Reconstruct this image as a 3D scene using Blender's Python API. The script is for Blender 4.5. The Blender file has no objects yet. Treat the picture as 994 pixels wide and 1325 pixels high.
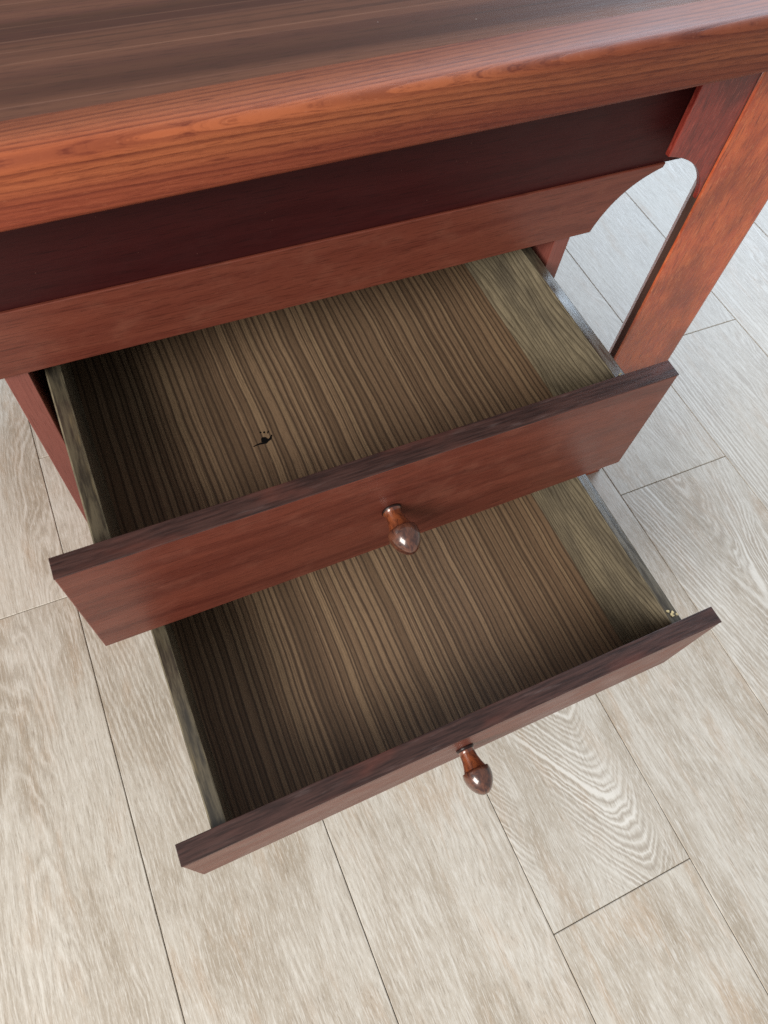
import bpy, bmesh, math, random
from mathutils import Vector, Matrix

random.seed(7)
C = bpy.context.scene.collection
SC = bpy.context.scene
F = 0.5                                    # floor lies this far below the rim of the upper drawer front

# ------------------------------------------------------------------ camera
cam = bpy.data.cameras.new("camera")
cam_o = bpy.data.objects.new("camera", cam)
C.objects.link(cam_o)
SC.camera = cam_o
def rot_vec(r):
    a = math.sqrt(sum(c * c for c in r))
    return Matrix.Rotation(a, 3, Vector(r) / a)
th = math.radians(62)
fwd0 = Vector((0, math.cos(th), -math.sin(th)))
right0 = Vector((1, 0, 0))
down0 = fwd0.cross(right0)
RV = (-0.0034, -0.2773, -0.3243)
Rw = rot_vec(RV) @ Matrix((right0, down0, fwd0))          # rows: right, down, forward in world space
right, down, fwd = Vector(Rw[0]), Vector(Rw[1]), Vector(Rw[2])
m = Matrix((right, -down, -fwd)).transposed().to_4x4()
m.translation = Vector((0.08284, -0.23931, 0.43526 + F))
cam_o.matrix_world = m
cam.sensor_fit = 'HORIZONTAL'
cam.sensor_width = 36
cam.lens = 922.97 / 994 * 36
cam.clip_start = 0.01
cam.clip_end = 100
cam.dof.use_dof = True
cam.dof.focus_distance = 0.68
cam.dof.aperture_fstop = 24

# ------------------------------------------------------------------ light
SC.view_settings.view_transform = 'Standard'
SC.view_settings.look = 'None'
SC.view_settings.gamma = 1
SC.view_settings.exposure = 0.14
SC.cycles.use_denoising = False           # the denoiser would smear the fine grain; what is left reads as sensor noise
SC.cycles.use_adaptive_sampling = False
w = bpy.data.worlds.new("World")
SC.world = w
w.use_nodes = True
w.node_tree.nodes["Background"].inputs[0].default_value = (0.95, 0.98, 1.0, 1)
w.node_tree.nodes["Background"].inputs[1].default_value = 0.37
def area_lamp(name, loc, target, sx, sy, power, col):
    l = bpy.data.lights.new(name, 'AREA')
    l.shape = 'RECTANGLE'; l.size = sx; l.size_y = sy
    l.energy = power; l.color = col
    o = bpy.data.objects.new(name, l)
    C.objects.link(o)
    o.location = loc
    o.rotation_euler = (Vector(target) - Vector(loc)).to_track_quat('-Z', 'Y').to_euler()
    return o
area_lamp("window_light", (-1.9, -1.35, 2.15), (0.2, 0.0, 0.3), 1.6, 1.4, 108, (1.0, 0.955, 0.89))
area_lamp("sky_window_light", (3.3, 2.1, 1.9), (0.9, 0.3, 0.0), 2.0, 1.7, 80, (0.68, 0.83, 1.0))

# ------------------------------------------------------------------ node helpers
def lin(c, k=1.0):
    o = []
    for v in c:
        v /= 255
        o.append(k * (v / 12.92 if v <= .04045 else ((v + .055) / 1.055) ** 2.4))
    return (o[0], o[1], o[2], 1)

class S:
    """A scalar or vector socket with arithmetic."""
    def __init__(s, nt, sock): s.nt, s.k = nt, sock
    def op(s, o, f, a=None, swap=False):
        n = s.nt.nodes.new("ShaderNodeMath"); n.operation = f
        args = [s, o] if not swap else [o, s]
        for i, v in enumerate(args + ([a] if a is not None else [])):
            if v is None: continue
            if isinstance(v, S): s.nt.links.new(v.k, n.inputs[i])
            else: n.inputs[i].default_value = v
        return S(s.nt, n.outputs[0])
    def __add__(s, o): return s.op(o, 'ADD')
    __radd__ = __add__
    def __sub__(s, o): return s.op(o, 'SUBTRACT')
    def __rsub__(s, o): return s.op(o, 'SUBTRACT', swap=True)
    def __mul__(s, o): return s.op(o, 'MULTIPLY')
    __rmul__ = __mul__
    def __truediv__(s, o): return s.op(o, 'DIVIDE')
    def pw(s, o): return s.op(o, 'POWER')
    def sin(s): return s.op(None, 'SINE')
    def sqrt(s): return s.op(None, 'SQRT')
    def fract(s): return s.op(None, 'FRACT')
    def abs(s): return s.op(None, 'ABSOLUTE')

class MatB:
    def __init__(s, name):
        s.m = bpy.data.materials.new(name); s.m.use_nodes = True
        s.nt = s.m.node_tree
        s.b = s.nt.nodes["Principled BSDF"]
        tc = s.nt.nodes.new("ShaderNodeTexCoord")
        sp = s.nt.nodes.new("ShaderNodeSeparateXYZ")
        s.nt.links.new(tc.outputs["Object"], sp.inputs[0])
        s.x, s.y, s.z = (S(s.nt, sp.outputs[i]) for i in range(3))
        oi = s.nt.nodes.new("ShaderNodeObjectInfo")
        s.rand = S(s.nt, oi.outputs["Random"])
        sc = s.nt.nodes.new("ShaderNodeSeparateColor")
        s.nt.links.new(oi.outputs["Color"], sc.inputs[0])
        s.oc = [S(s.nt, sc.outputs[i]) for i in range(3)] + [S(s.nt, oi.outputs["Alpha"])]
    def link(s, v, inp):
        if isinstance(v, S): s.nt.links.new(v.k, inp)
        else: inp.default_value = v
    def vec(s, x, y, z):
        n = s.nt.nodes.new("ShaderNodeCombineXYZ")
        for i, v in enumerate((x, y, z)): s.link(v, n.inputs[i])
        return S(s.nt, n.outputs[0])
    def noise(s, v, scale=1, detail=3, rough=.55, dist=0):
        n = s.nt.nodes.new("ShaderNodeTexNoise")
        s.link(v, n.inputs["Vector"])
        n.inputs["Scale"].default_value = scale; n.inputs["Detail"].default_value = detail
        n.inputs["Roughness"].default_value = rough; n.inputs["Distortion"].default_value = dist
        return S(s.nt, n.outputs["Fac"])
    def vor1(s, wv, feature='F1'):
        n = s.nt.nodes.new("ShaderNodeTexVoronoi")
        n.voronoi_dimensions = '1D'; n.feature = feature
        s.link(wv, n.inputs["W"]); n.inputs["Scale"].default_value = 1
        if feature == 'F1':
            sp = s.nt.nodes.new("ShaderNodeSeparateColor")
            s.nt.links.new(n.outputs["Color"], sp.inputs[0])
            return S(s.nt, sp.outputs[0])
        return S(s.nt, n.outputs["Distance"])
    def vor3(s, v, scale):
        n = s.nt.nodes.new("ShaderNodeTexVoronoi")
        s.link(v, n.inputs["Vector"]); n.inputs["Scale"].default_value = scale
        return S(s.nt, n.outputs["Distance"])
    def step(s, v, a, b, lo=0., hi=1.):
        n = s.nt.nodes.new("ShaderNodeMapRange"); n.interpolation_type = 'SMOOTHSTEP'
        s.link(v, n.inputs["Value"])
        for k, q in (("From Min", a), ("From Max", b), ("To Min", lo), ("To Max", hi)): n.inputs[k].default_value = q
        return S(s.nt, n.outputs["Result"])
    def mix(s, f, a, b, mode='MIX'):
        n = s.nt.nodes.new("ShaderNodeMix"); n.data_type = 'RGBA'; n.blend_type = mode
        s.link(f, n.inputs[0]); s.link(a, n.inputs[6]); s.link(b, n.inputs[7])
        return S(s.nt, n.outputs[2])
    def out(s, col, rough=.45, bump=None, bd=.0005, spec=.5, coat=0, coat_r=.2):
        s.link(col, s.b.inputs["Base Color"]); s.link(rough, s.b.inputs["Roughness"])
        s.b.inputs["Specular IOR Level"].default_value = spec
        s.b.inputs["Coat Weight"].default_value = coat; s.b.inputs["Coat Roughness"].default_value = coat_r
        if bump is not None:
            n = s.nt.nodes.new("ShaderNodeBump"); n.inputs["Strength"].default_value = 1; n.inputs["Distance"].default_value = bd
            s.link(bump, n.inputs["Height"]); s.nt.links.new(n.outputs[0], s.b.inputs["Normal"])
        return s.m

# ------------------------------------------------------------------ materials
def mat_floor():
    b = MatB("oak_plank")
    r = b.rand
    ox = r * 37.0
    st, kb, y0, kk = b.oc                          # per plank: strength of the figure, pitch of its arches, centre, closure
    x, y = b.x, b.y + r * 53.0
    warp = b.noise(b.vec(x * 9 + ox, y * 2.4, ox), 1, 3) - .5
    warp2 = b.noise(b.vec(x * 60 + ox, y * 22, ox), 1, 2) - .5
    warp3 = b.noise(b.vec(x * 260 + ox, y * 150, ox), 1, 2) - .5
    r2 = (r * 7.31).fract(); r4 = (r * 29.3).fract()
    xc = x - (r2 - .5) * .09 + warp * .06
    yc = b.y - y0
    arch = (xc * xc + yc * yc * kk + .00012).sqrt()
    f = arch * 150.0 - b.y * kb * 95.0 + warp * 9.0 + warp2 * 1.0 + warp3 * .35
    f = f + (b.noise(b.vec(f * .4, ox, 0.), 1, 2) - .5) * 2.4
    ringv = b.vor1(f + ox)
    tri = (f.fract() - .5).abs() * 2.0
    sharp = b.step(tri, .50, .95) * (ringv * .9 + .25)
    figm = b.step(b.noise(b.vec(x * 13 + ox * 2, y * 3.0, ox), 1, 3), .36, .60) * st
    pores = b.noise(b.vec(x * 820 + warp * 20 + warp2 * 2 + ox, y * 62, ox), 1, 3, .7)
    pores2 = b.noise(b.vec(x * 1500 + warp * 24 + ox, y * 150, ox), 1, 2, .65)
    streak = b.noise(b.vec(x * 330 + warp * 13 + warp2 * 1.2 + ox, y * 15, ox + 4), 1, 4, .7)
    cloud = b.noise(b.vec(x * 15 + ox + warp * 3, y * 4.5, ox), 1, 4, .6)
    cloud2 = b.noise(b.vec(x * 34 + ox + warp * 3, y * 8, ox + 9), 1, 3, .6)
    base = b.mix(b.step(cloud, .33, .66), lin((174, 160, 141)), lin((213, 206, 194)))
    base = b.mix(b.step(cloud2, .5, .72) * .65, base, lin((190, 167, 142)))
    base = b.mix(r4 * .3, base, lin((176, 170, 160)))
    c = b.mix(b.step(streak, .52, .64) * .42, base, lin((228, 224, 216)))
    c = b.mix(b.step(streak, .47, .36) * .36, c, lin((160, 148, 132)))
    c = b.mix(b.step(pores, .53, .64) * .5, c, lin((230, 227, 220)))
    c = b.mix(b.step(pores, .44, .33) * .5, c, lin((138, 126, 112)))
    c = b.mix(b.step(pores2, .56, .7) * .35, c, lin((236, 233, 227)))
    c = b.mix(b.step(tri, .5, .05) * figm * .5, c, lin((158, 146, 132)))
    c = b.mix(sharp * figm * .75, c, lin((232, 228, 220)))
    h = pores * .6 + sharp * figm * .4 + streak * .3
    return b.out(c, b.step(cloud, .3, .7, .36, .46), h, .0001, .5)

def mat_front(name, cols, ax='x', rough=(.34, .46), spec=.45):
    """reddish mahogany foil with fine grain along one axis"""
    b = MatB(name)
    u, v, t = {'x': (b.x, b.z, b.y), 'z': (b.z, b.x, b.y)}[ax]
    o = b.rand * 20
    wv = b.noise(b.vec(u * 3 + o, v * 14, t * 14), 1, 2) - .5
    band = b.noise(b.vec(u * 1.6 + o, v * 55 + wv * 3, t * 55), 1, 3, .6)
    fine = b.noise(b.vec(u * 38 + o, v * 900 + wv * 9, t * 900), 1, 4, .75)
    pore = b.noise(b.vec(u * 90 + o, v * 1100, t * 1100), 1, 2, .6)
    mott = b.noise(b.vec(u * 26 + o, v * 40, t * 40), 1, 4, .6)
    speck = b.vor3(b.vec(u * 1. + o, v, t), 90)
    c = b.mix(b.step(band, .3, .7), lin(cols[0]), lin(cols[1]))
    c = b.mix(b.step(mott, .5, .75) * .35, c, lin(cols[2]))
    c = b.mix(b.step(fine, .52, .3) * .7, c, lin(cols[3]))
    c = b.mix(b.step(pore, .62, .75) * .3, c, lin(cols[2]))
    c = b.mix(b.step(speck, .04, .02) * .28, c, lin((170, 115, 100)))
    return b.out(c, b.step(mott, .3, .7, *rough), fine * .5 + pore * .5, .0001, spec)

def mat_edge_strip():
    b = MatB("dark_edge_veneer")
    o = b.rand * 11
    fine = b.noise(b.vec(b.x * 28 + o, b.y * 480, b.z * 480), 1, 4, .65)
    scuff = b.noise(b.vec(b.x * 15 + o, b.y * 130, 0.), 1, 5, .65)
    patch = b.noise(b.vec(b.x * 9 + o, b.y * 30, 3.), 1, 4, .6)
    c = b.mix(b.step(fine, .3, .7), lin((40, 24, 22)), lin((76, 51, 46)))
    c = b.mix(b.step(patch, .5, .7) * .6, c, lin((106, 60, 50)))
    c = b.mix(b.step(scuff, .55, .75) * b.step(patch, .6, .42) * .7, c, lin((122, 104, 102)))
    c = b.mix(b.step(scuff, .74, .82) * .6, c, lin((165, 150, 146)))
    return b.out(c, .42, fine, .0003, .5)

def mat_band():
    """solid wood lipping of the table top: grain along x, drawn on the rounded edge"""
    b = MatB("stained_lipping")
    s_ = b.z * .8 - b.y * .9
    n1 = b.noise(b.vec(b.x * 1.5 + 5.3, s_ * 17, 1.), 1, 2, .5) - .5
    n2 = b.noise(b.vec(b.x * 8, s_ * 90, 4.), 1, 3, .55) - .5
    n3 = b.noise(b.vec(b.x * 120, s_ * 500, 4.), 1, 2, .55) - .5
    f = s_ * 300.0 + n1 * 5.0 + n2 * .55 + n3 * .15 + b.x * 4.0
    ring = f.fract()
    cell = b.vor1(f)
    late = b.step(ring, .35, .95) * b.step(ring, 1.0, .96)
    fine = b.noise(b.vec(b.x * 42, s_ * 1300 + n2 * 8, 0.), 1, 4, .74)
    ray = b.noise(b.vec(b.x * 130, s_ * 1500, 7.), 1, 2, .65)
    patch = b.noise(b.vec(b.x * 3.2, s_ * 26, 11.), 1, 3, .55)
    low_shade = b.step(b.z + n1 * .014, .008, -.008)
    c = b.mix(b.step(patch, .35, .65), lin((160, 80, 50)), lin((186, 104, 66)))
    c = b.mix(low_shade * .6, c, lin((130, 52, 40)))  # shading in the colour: upright lower part darker than the lit top
    c = b.mix(late * (cell * .55 + .1), c, lin((92, 34, 27)))
    c = b.mix(b.step(fine, .52, .3) * .75, c, lin((98, 38, 28)))
    c = b.mix(b.step(fine, .56, .72) * .3, c, lin((200, 118, 84)))
    c = b.mix(b.step(ray, .6, .75) * .3, c, lin((205, 130, 96)))
    return b.out(c, b.step(patch, .3, .7, .5, .62), late * -.4 + fine, .0002, .28)

def mat_top():
    b = MatB("brown_laminate")
    n1 = b.noise(b.vec(b.x * 1.5, b.y * 12, 1.), 1, 2) - .5
    u = b.y + n1 * .006 + b.x * .012
    st = b.vor1(u * 95)
    st2 = b.vor1(u * 330 + 3)
    ln = b.noise(b.vec(b.x * .9, u * 210, 5.), 1, 4, .62)
    fine = b.noise(b.vec(b.x * 40, u * 650, 0.), 1, 3, .65)
    broad = b.noise(b.vec(b.x * .7, u * 30, 2.), 1, 2)
    speck = b.vor3(b.vec(b.x, b.y, b.z), 60)
    c = b.mix(b.step(broad, .35, .65), lin((76, 50, 40)), lin((112, 76, 60)))
    c = b.mix(st * .3 + st2 * .25, c, lin((86, 54, 48)))
    c = b.mix(b.step(ln, .55, .70) * .5, c, lin((146, 108, 90)))
    c = b.mix(b.step(ln, .45, .33) * .4, c, lin((50, 36, 31)))
    c = b.mix(b.step(fine, .5, .3) * .4, c, lin((48, 34, 30)))
    c = b.mix(b.step(speck, .03, .015) * .7, c, lin((190, 180, 175)))
    return b.out(c, b.step(fine, .3, .7, .5, .6), fine, .0001, .2)

def mat_leg(name, a, c2, dk, hi):
    b = MatB(name)
    n1 = b.noise(b.vec(b.x * 14, b.y * 14, b.z * 5), 1, 3) - .5
    mott = b.noise(b.vec(b.x * 60 + n1 * 3, b.y * 60, b.z * 34), 1, 5, .7)
    streak = b.noise(b.vec(b.x * 560 + n1 * 14, b.y * 560, b.z * 42), 1, 4, .75)
    fl = b.noise(b.vec(b.x * 900 + n1 * 20, b.y * 900, b.z * 95), 1, 3, .7)
    big = b.noise(b.vec(b.x * 12, b.y * 12, b.z * 9 + 3.), 1, 3, .5)
    c = b.mix(b.step(mott, .35, .65), lin(a), lin(c2))
    c = b.mix(b.step(big, .46, .64) * .6, c, lin(dk))
    c = b.mix(b.step(streak, .52, .3) * .75, c, lin(dk))
    c = b.mix(b.step(fl, .55, .70) * .5, c, lin(hi))
    return b.out(c, b.step(mott, .3, .7, .28, .42), streak + fl * .5, .0002, .5, .3, .2)

def mat_bottom():
    """drawer bottom foil: irregular light and dark stripes along the depth"""
    b = MatB("striped_foil")
    o = b.rand * 41 + (b.rand * 977).fract() * 17
    wob = b.noise(b.vec(b.x * 6 + o, b.y * 6, o), 1, 2) - .5
    wob2 = b.noise(b.vec(b.x * 60 + o, b.y * 20, o), 1, 2) - .5
    den = b.noise(b.vec(b.x * 8 + o, b.y * .5, 3.), 1, 2) - .5
    u = b.x + wob * .009 + wob2 * .0011 + den * .05
    a = b.vor1(u * 158 + o)
    e = b.vor1(u * 158 + o, 'DISTANCE_TO_EDGE')
    a2 = b.vor1(u * 370 + o)
    e2 = b.vor1(u * 370 + o, 'DISTANCE_TO_EDGE')
    grain = b.noise(b.vec(b.x * 900, b.y * 110, 0.), 1, 3, .75)
    cl = b.noise(b.vec(b.x * 20 + o, b.y * 9, 0.), 1, 3)
    c = b.mix(b.step(a * .55 + a2 * .45, .2, .8), lin((118, 94, 73)), lin((144, 118, 92)))
    c = b.mix(b.step(a, .78, .95) * .3, c, lin((156, 132, 102)))
    c = b.mix(b.step(a, .22, .05) * .3, c, lin((96, 77, 58)))
    c = b.mix(b.step(e, .24, .05) * .8, c, lin((66, 52, 42)))
    c = b.mix(b.step(e2, .22, .03) * b.step(cl, .35, .6) * .5, c, lin((70, 54, 42)))
    c = b.mix(b.step(grain, .5, .3) * .45, c, lin((86, 69, 53)))
    c = b.mix(b.step(grain, .58, .72) * .3, c, lin((168, 145, 114)))
    return b.out(c, .55, grain, .0002, .35)

def mat_side():
    b = MatB("grey_oak_side")
    o = b.rand * 9
    n1 = b.noise(b.vec(b.y * 5 + o, b.z * 16, o), 1, 2) - .5
    ring = ((b.z + b.x * .9) * 150 + b.y * 7 + n1 * 7).fract()
    late = b.step(ring, .45, .95) * b.step(ring, 1., .95)
    grain = b.noise(b.vec(b.y * 48 + o, b.z * 1000 + n1 * 25, b.x * 1000), 1, 4, .75)
    cl = b.noise(b.vec(b.y * 10 + o, b.z * 26, b.x * 26), 1, 4, .6)
    c = b.mix(b.step(cl, .35, .65), lin((104, 96, 81)), lin((140, 129, 106)))
    c = b.mix(b.step(grain, .52, .34) * .7, c, lin((62, 56, 46)))
    c = b.mix(b.step(grain, .56, .68) * .6, c, lin((172, 158, 132)))
    c = b.mix(late * .65, c, lin((62, 55, 44)))
    return b.out(c, .5, grain - late * .4, .0003, .4)

def mat_side_top():
    b = MatB("stained_rim")
    o = b.rand * 9
    cl = b.noise(b.vec(b.y * 22 + o, b.x * 190, 0.), 1, 5, .66)
    cl2 = b.noise(b.vec(b.y * 14 + o, b.x * 120, 5.), 1, 3, .6)
    fine = b.noise(b.vec(b.y * 60 + o, b.x * 900, 5.), 1, 3, .65)
    c = b.mix(b.step(cl, .38, .62), lin((58, 53, 46)), lin((94, 86, 70)))
    c = b.mix(b.step(cl2, .56, .72) * .6, c, lin((118, 104, 76)))
    c = b.mix(b.step(fine, .5, .3) * .4, c, lin((46, 42, 34)))
    return b.out(c, b.step(cl, .35, .65, .16, .36), fine, .0001, .7)

def mat_knob(name, a, c2):
    b = MatB(name)
    n1 = b.noise(b.vec(b.x * 60, b.y * 60, b.z * 60), 1, 2) - .5
    g = b.noise(b.vec(b.x * 500 + n1 * 30, b.y * 120, b.z * 500), 1, 3, .6)
    cl = b.noise(b.vec(b.x * 190 + n1 * 4, b.y * 60, b.z * 190), 1, 3, .65)
    c = b.mix(b.step(cl, .35, .65), lin(a), lin(c2))
    c = b.mix(b.step(g, .5, .3) * .55, c, lin((38, 18, 14)))
    return b.out(c, .3, g, .00005, .5, 1.0, .07)

def plain(name, col, rough=.6, var=.2, scale=200):
    b = MatB(name)
    n = b.noise(b.vec(b.x, b.y, b.z), scale, 3)
    return b.out(b.mix(b.step(n, .3, .7), lin(col), lin(tuple(v * (1 - var) for v in col))), rough, n, .0002, .4)

M = dict(
    floor=mat_floor(), sub=plain("joint_filler", (134, 122, 106), .9),
    front=mat_front("mahogany_foil", ((94, 44, 34), (117, 60, 46), (138, 84, 66), (56, 25, 20))),
    rail=mat_front("mahogany_rail", ((102, 48, 37), (121, 63, 48), (138, 84, 65), (66, 30, 23))),
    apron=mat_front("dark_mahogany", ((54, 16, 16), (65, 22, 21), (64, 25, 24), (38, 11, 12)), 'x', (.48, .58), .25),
    carc=mat_front("mahogany_carcass", ((124, 66, 58), (142, 82, 72), (150, 92, 82), (104, 54, 46)), 'z'),
    inside=plain("raw_board", (58, 48, 40), .8),
    edge=mat_edge_strip(), band=mat_band(), top=mat_top(),
    leg=mat_leg("stained_leg", (186, 80, 44), (208, 104, 58), (104, 36, 22), (234, 148, 96)),
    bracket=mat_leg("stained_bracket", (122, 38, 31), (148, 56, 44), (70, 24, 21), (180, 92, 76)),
    leg_shade=mat_front("shaded_leg_edge", ((66, 48, 42), (84, 62, 54), (96, 74, 66), (50, 36, 32)), 'z'),
    bottom=mat_bottom(), side=mat_side(), rim=mat_side_top(),
    cap=mat_knob("knob_varnish", (60, 34, 28), (108, 66, 48)), neck=mat_knob("knob_neck", (136, 72, 40), (84, 42, 28)),
    arris=plain("worn_arris", (128, 118, 96), .6, .3, 60),
    collar=plain("dark_collar", (40, 20, 16), .35), ink=plain("black_ink", (10, 9, 9), .5), chip=plain("bare_wood", (222, 206, 160), .8),
)

# ------------------------------------------------------------------ object helpers
WORLD = {}
def empty(name, loc, parent=None):
    o = bpy.data.objects.new(name, None)
    C.objects.link(o)
    o.empty_display_size = .05
    WORLD[o.name] = Vector(loc)
    if parent: o.parent = parent; o.location = Vector(loc) - WORLD[parent.name]
    else: o.location = loc
    return o
def obj(name, bm, mats, parent=None, smooth=False, origin=None):
    """links a bmesh that was built in world space as ONE object with its own origin"""
    bm.normal_update()
    if origin is None:
        vs = [v.co for v in bm.verts]
        origin = Vector([(min(v[i] for v in vs) + max(v[i] for v in vs)) / 2 for i in range(3)])
    origin = Vector(origin)
    bmesh.ops.translate(bm, verts=bm.verts, vec=-origin)
    me = bpy.data.meshes.new(name); bm.to_mesh(me); bm.free()
    for mm in (mats if isinstance(mats, (list, tuple)) else [mats]): me.materials.append(mm)
    if smooth:
        for p in me.polygons: p.use_smooth = True
    o = bpy.data.objects.new(name, me)
    C.objects.link(o)
    WORLD[o.name] = origin
    if parent: o.parent = parent; o.location = origin - WORLD[parent.name]
    else: o.location = origin
    return o
def box(x0, x1, y0, y1, z0, z1, bev=0, seg=2):
    bm = bmesh.new()
    bmesh.ops.create_cube(bm, size=1)
    for v in bm.verts:
        v.co = Vector(((x0 + x1) / 2 + v.co.x * (x1 - x0), (y0 + y1) / 2 + v.co.y * (y1 - y0), (z0 + z1) / 2 + v.co.z * (z1 - z0)))
    if bev: bmesh.ops.bevel(bm, geom=bm.edges[:], offset=bev, segments=seg, profile=.5, affect='EDGES')
    return bm
def prism(pts, axis, a, b, bev=0, seg=2):
    """outline in the plane across axis (x: (y,z), y: (x,z)) extruded from a to b"""
    bm = bmesh.new()
    mk = (lambda p, t: (t, p[0], p[1])) if axis == 'x' else (lambda p, t: (p[0], t, p[1]))
    A = [bm.verts.new(mk(p, a)) for p in pts]
    B = [bm.verts.new(mk(p, b)) for p in pts]
    f1 = bm.faces.new(A); f2 = bm.faces.new(B[::-1])
    n = len(pts)
    for i in range(n): bm.faces.new((A[i], B[i], B[(i + 1) % n], A[(i + 1) % n]))
    bmesh.ops.recalc_face_normals(bm, faces=bm.faces)
    if bev:
        es = [e for e in bm.edges if all(v in A for v in e.verts) or all(v in B for v in e.verts)]
        bmesh.ops.bevel(bm, geom=es, offset=bev, segments=seg, profile=.5, affect='EDGES')
    return bm
def lathe(prof, cx, cz, y0, seg=40):
    """profile (distance in front of the panel, radius) turned about an axis along -y"""
    bm = bmesh.new()
    rings = []
    for d, r in prof:
        if r < 1e-6: rings.append([bm.verts.new((cx, y0 - d, cz))]); continue
        rings.append([bm.verts.new((cx + r * math.cos(2 * math.pi * k / seg), y0 - d, cz + r * math.sin(2 * math.pi * k / seg))) for k in range(seg)])
    for a, b in zip(rings, rings[1:]):
        for k in range(seg):
            k2 = (k + 1) % seg
            if len(b) == 1: bm.faces.new((a[k], a[k2], b[0]))
            elif len(a) == 1: bm.faces.new((a[0], b[k2], b[k]))
            else: bm.faces.new((a[k], a[k2], b[k2], b[k]))
    bmesh.ops.recalc_face_normals(bm, faces=bm.faces)
    return bm

# ------------------------------------------------------------------ floor
floor = obj("floor", box(-1.6, 2.3, -1.4, 1.9, -.03, -.0022), M["sub"])
floor["kind"] = "structure"
XJ = [-1.52, -1.314, -1.108, -.901, -.694, -.487, -.281, -.075, .131, .330, .528, .737, .950, 1.167, 1.385, 1.60, 1.815, 2.03, 2.24]
YJ = {-.281: .243, -.075: .479, .131: .12, .330: -.374, .528: .42, .737: .10, .950: .35, 1.167: -.12, -.487: -.25}
PL, GAP = 1.2, .0010
plank_mesh = {}
for i in range(len(XJ) - 1):
    x0, x1 = XJ[i], XJ[i + 1]
    yj = YJ.get(x0, random.uniform(-.6, .6))
    ys = yj - 2 * PL
    while ys < 1.85:
        a, b_ = max(ys, -1.38), min(ys + PL, 1.88)
        ys += PL
        if b_ - a < .05: continue
        key = (round(x1 - x0, 3), round(b_ - a, 3))
        c = Vector(((x0 + x1) / 2, (a + b_) / 2, -.003))
        if key not in plank_mesh:
            hw, hl = key[0] / 2 - GAP / 2, key[1] / 2 - GAP / 2
            bm = box(-hw, hw, -hl, hl, -.003, .003, .0007, 1)
            me = bpy.data.meshes.new("plank"); bm.to_mesh(me); bm.free()
            me.materials.append(M["floor"])
            plank_mesh[key] = me
        o = bpy.data.objects.new("plank", plank_mesh[key])
        C.objects.link(o)
        o.parent = floor
        o.location = c - WORLD[floor.name]
        # (strength of the figure, pitch of its arches, centre, closure) of each plank
        o.color = (random.uniform(.25, .75), random.choice((-1, 1)) * random.uniform(.03, .3), random.uniform(-.4, .4), 0)
        if x0 == .330 and a < -.4 and b_ > -.45: o.color = (.3, .12, 0, 0)
        if x0 == .330 and abs(a + .374) < .01: o.color = (1.0, .92, 0, 0)
        if x0 == -.281 and abs(b_ - .243) < .01: o.color = (.55, .05, .13, .035)
        if x0 == .737 and abs(b_ - .10) < .01: o.color = (1.0, .32, 0, 0)
        if x0 == .950 and abs(b_ - .35) < .01: o.color = (1.0, -.28, 0, 0)
        if x0 == -.075 and abs(b_ - .479) < .01: o.color = (.6, .2, 0, 0)

# ------------------------------------------------------------------ desk
desk = empty("desk", (.03, .38, 0))
desk["label"] = "reddish mahogany desk with two drawers pulled open above a pale oak floor"
desk["category"] = "desk"
YP = .175                                   # front plane of the drawer pedestal
XL, XR, YB = -.80, .735, .66                # table top extent
Zt = .205 + F
tt = obj("tabletop", box(XL + .03, XR - .03, .142, YB, .166 + F, Zt), M["top"], desk)
prof = [(.1425, .205), (.1215, .205)]
prof += [(.1195 - .0075 * math.sin(math.radians(t)), .1975 + .0075 * math.cos(math.radians(t))) for t in range(0, 91, 10)]
prof += [(.112, .1955), (.112, .1715)]
prof += [(.116 - .004 * math.cos(math.radians(t)), .1695 - .004 * math.sin(math.radians(t))) for t in range(0, 91, 15)]
prof += [(.118, .1655), (.1425, .1655)]
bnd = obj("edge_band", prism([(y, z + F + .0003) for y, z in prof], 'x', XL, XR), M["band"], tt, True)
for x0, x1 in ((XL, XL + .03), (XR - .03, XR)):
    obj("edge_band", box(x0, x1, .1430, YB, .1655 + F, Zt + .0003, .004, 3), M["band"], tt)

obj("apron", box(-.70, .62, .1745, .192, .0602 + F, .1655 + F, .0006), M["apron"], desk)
# shaped rail below the apron: a hollow cove at each end
def cove(p0, p1, p2, n=14):
    return [((1 - t) ** 2 * p0[0] + 2 * t * (1 - t) * p1[0] + t * t * p2[0], (1 - t) ** 2 * p0[1] + 2 * t * (1 - t) * p1[1] + t * t * p2[1]) for t in [k / n for k in range(n + 1)]]
rc = cove((.5735, .0575), (.531, .045), (.5185, .002))
out = [(-.0735, .0615), (.5745, .0615)] + rc
out += [(.5 - x, z) for x, z in reversed(rc)]
obj("rail", prism([(x, z + F) for x, z in out], 'y', .1715, .1742, .0007, 2), M["rail"], desk)
SLOPE = .014
for o in [tt] + [c for c in tt.children]:
    for v in o.data.vertices: v.co.z += SLOPE * (v.co.x + WORLD[o.name].x - .06)
# pedestal carcass
for x0 in (0.0, .483):
    obj("side_panel", box(x0, x0 + .017, YP, .62, 0.0, .0655 + F - .004, .0006), M["carc"], desk)
obj("back_panel", box(.0175, .4825, .605, .6195, .04, .06 + F), M["inside"], desk)
obj("top_board", box(.0175, .4825, YP + .018, .604, .022 + F, .036 + F), M["inside"], desk)
obj("bottom_board", box(.0175, .4825, YP + .012, .604, .05, .066), M["inside"], desk)

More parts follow.
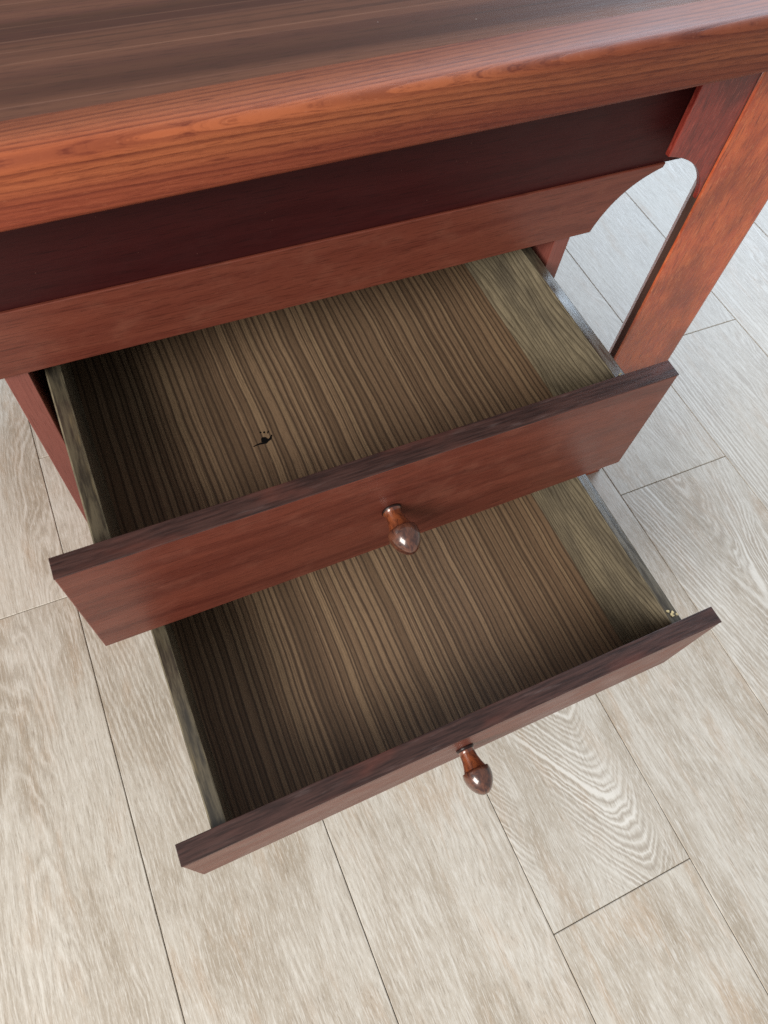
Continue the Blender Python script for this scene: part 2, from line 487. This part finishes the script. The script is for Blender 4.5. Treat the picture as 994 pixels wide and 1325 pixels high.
# right front leg: a board that narrows towards its back, slightly raked outwards, with a shaped bracket at its inner side
def leg(x_top, x_bot, wid):
    bm = bmesh.new()
    y0, R = .152, .0032
    cs = []
    for cx, cy, a0 in ((R, y0 + R, 180), (wid - R * 2.6, y0 + R * 2.6, 270)):
        r = R if a0 == 180 else R * 2.6
        for k in range(7):
            a = math.radians(a0 + k * 15)
            cs.append((cx + r * math.cos(a), cy + r * math.sin(a)))
    cs += [(wid, y0 + .014), (wid - .020, y0 + .028), (.020, y0 + .028), (0, y0 + .0095)]
    rings = []
    for t in [k / 12 for k in range(13)]:
        z = (.1725 + F) * (1 - t); x = x_top + (x_bot - x_top) * t
        rings.append([bm.verts.new((x + u, v, z)) for u, v in cs])
    n = len(cs)
    for a, b in zip(rings, rings[1:]):
        for k in range(n): bm.faces.new((a[k], a[(k + 1) % n], b[(k + 1) % n], b[k]))
    bm.faces.new(rings[0][::-1]); bm.faces.new(rings[-1])
    bmesh.ops.recalc_face_normals(bm, faces=bm.faces)
    bm.normal_update()
    return bm
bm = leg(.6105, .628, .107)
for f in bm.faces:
    if f.normal.x < -.9: f.material_index = 1  # inner side faces: their shade is put into a darker colour
lg = obj("leg", bm, [M["leg"], M["leg_shade"]], desk)
for p in lg.data.polygons: p.use_smooth = len(p.vertices) == 4 and p.area < .0009 * .055 * 6
br = [(.554, .1718), (.554, .0825)] + cove((.557, .0818), (.602, .072), (.6135, .034), 14) + [(.6165, .012), (.640, .0), (.640, .1718)]
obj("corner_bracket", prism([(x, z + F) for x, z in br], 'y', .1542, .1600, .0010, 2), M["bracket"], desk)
obj("corner_block", box(.585, .612, .1605, .1742, .095 + F, .1650 + F), M["inside"], desk)

# ------------------------------------------------------------------ drawers
def drawer(x0, y0, z0, H, W, rim_dz, kx, kz, label):
    d = empty("drawer", (x0 + W / 2, y0 + .2, z0 - H), desk)
    d["label"] = label
    T = .016
    xa, xb, xc, xd = x0 + .0262, x0 + .0385, x0 + .4605, x0 + .4735
    obj("front_panel", box(x0, x0 + W, y0, y0 + T, z0 - H, z0 - .0011, .0009), M["front"], d)
    obj("edge_strip", box(x0 - .0002, x0 + W + .0002, y0 - .0003, y0 + T + .0002, z0 - .0011, z0, .0004), M["edge"], d)
    zb, zt = z0 - .115, z0 - rim_dz
    for a, b in ((xa, xb), (xc, xd)):
        bm = box(a, b, y0 + T, y0 + .40, zb, zt, .0012, 2)
        bm.normal_update()
        if a == xc:                                    # the right rim is sloped outwards so that it reflects the sky window
            for v in bm.verts:
                if v.co.z > zt - .004: v.co.z -= .0019 * (v.co.x - a) / (b - a)
            bm.normal_update()
        for f in bm.faces:
            if f.normal.z > .95: f.material_index = 1
            elif f.normal.z > .15: f.material_index = 2
        obj("side_board", bm, [M["side"], M["rim"], M["arris"]], d)
    obj("back_board", box(xb, xc, y0 + .386, y0 + .399, zb, zt - .004), M["side"], d)
    obj("bottom_board", box(xb, xc, y0 + T, y0 + .386, z0 - .1095, z0 - .1055), M["bottom"], d)
    prof = [(0, .0082), (.0012, .0086), (.0024, .0080), (.0030, .0072), (.006, .0071), (.011, .0076), (.016, .0088), (.0195, .0101), (.0205, .0104),
            (.0208, .0122), (.0222, .0127), (.0250, .0130), (.0285, .0127), (.0320, .0118), (.0352, .0103), (.0382, .0082), (.0406, .0058), (.0422, .0032), (.0428, 0)]
    bm = lathe(prof, x0 + W / 2 + kx, z0 - H / 2 + kz, y0)
    bm.faces.ensure_lookup_table()
    for f in bm.faces:
        dd = y0 - f.calc_center_median().y
        f.material_index = 2 if dd < .0027 else (1 if dd < .0206 else 0)
    obj("knob", bm, [M["cap"], M["neck"], M["collar"]], d, True)
    return d
def flat_poly(pts, z, th=.0004):
    bm = bmesh.new()
    A = [bm.verts.new((x, y, z)) for x, y in pts]; B = [bm.verts.new((x, y, z + th)) for x, y in pts]
    bm.faces.new(A[::-1]); bm.faces.new(B)
    for i in range(len(pts)): bm.faces.new((A[i], A[(i + 1) % len(pts)], B[(i + 1) % len(pts)], B[i]))
    bmesh.ops.recalc_face_normals(bm, faces=bm.faces)
    return bm
def merge(bms):
    out = bmesh.new()
    for b in bms:
        me = bpy.data.meshes.new("tmp"); b.to_mesh(me); b.free(); out.from_mesh(me); bpy.data.meshes.remove(me)
    return out
dA = drawer(0, 0, F, .133, .5, .018, -.0058, .002, "upper open drawer with a black ink mark on its striped bottom")
dB = drawer(.0076, -.175, F - .1518, .1226, .5, .009, -.004, 0, "lower open drawer pulled out farthest, with a clean striped bottom")
# ink mark in the upper drawer
zi = F - .1055 + .0001
def disc(cx, cy, rx, ry, n=14): return [(cx + rx * math.cos(6.2832 * k / n) * random.uniform(.85, 1.1), cy + ry * math.sin(6.2832 * k / n) * random.uniform(.85, 1.1)) for k in range(n)]
def stroke(pts, ws):
    L, R = [], []
    for i, (p, wd) in enumerate(zip(pts, ws)):
        a = Vector(pts[max(i - 1, 0)]); b = Vector(pts[min(i + 1, len(pts) - 1)])
        t = (b - a).normalized(); n = Vector((-t.y, t.x))
        L.append(Vector(p) + n * wd / 2); R.append(Vector(p) - n * wd / 2)
    return [tuple(v) for v in L + R[::-1]]
ix, iy = .1785, .1255
ink = merge([flat_poly(disc(ix + .0005, iy + .001, .0032, .0037), zi), flat_poly(stroke([(ix - .011, iy - .002), (ix - .006, iy - .0012), (ix, iy - .0015), (ix + .006, iy + .001), (ix + .0085, iy + .0045)], [.0006, .0013, .0024, .0022, .0008]), zi + .00006),
             flat_poly(disc(ix + .003, iy + .0095, .0009, .0010), zi), flat_poly(disc(ix - .0002, iy + .0105, .0008, .0008), zi), flat_poly(stroke([(ix + .0055, iy + .0075), (ix + .007, iy + .0095)], [.0005, .0014]), zi)])
obj("ink_stain", ink, M["ink"], dA)
# bare wood chips on the drawer rims and a pale fleck on the inside of the lower drawer
def chip(cx, cy, z, sc, n, parent, flip=False):
    bms = []
    for k in range(n):
        x, y = cx + random.uniform(-.004, .004) * sc, cy + random.uniform(-.005, .005) * sc
        bms.append(flat_poly([(x + random.uniform(.4, 1) * .0022 * sc * math.cos(a), y + random.uniform(.4, 1) * .0022 * sc * math.sin(a)) for a in (0, 1.1, 2.3, 3.4, 4.5, 5.5)], z + k * .00005, .0003))
    return obj("chip", merge(bms), M["chip"], parent)
chip(.4672 + .0076, -.1475, F - .1518 - .009 + .0001, .85, 6, dB)
chip(.4670, .0265, F - .018 + .0001, .55, 4, dA)
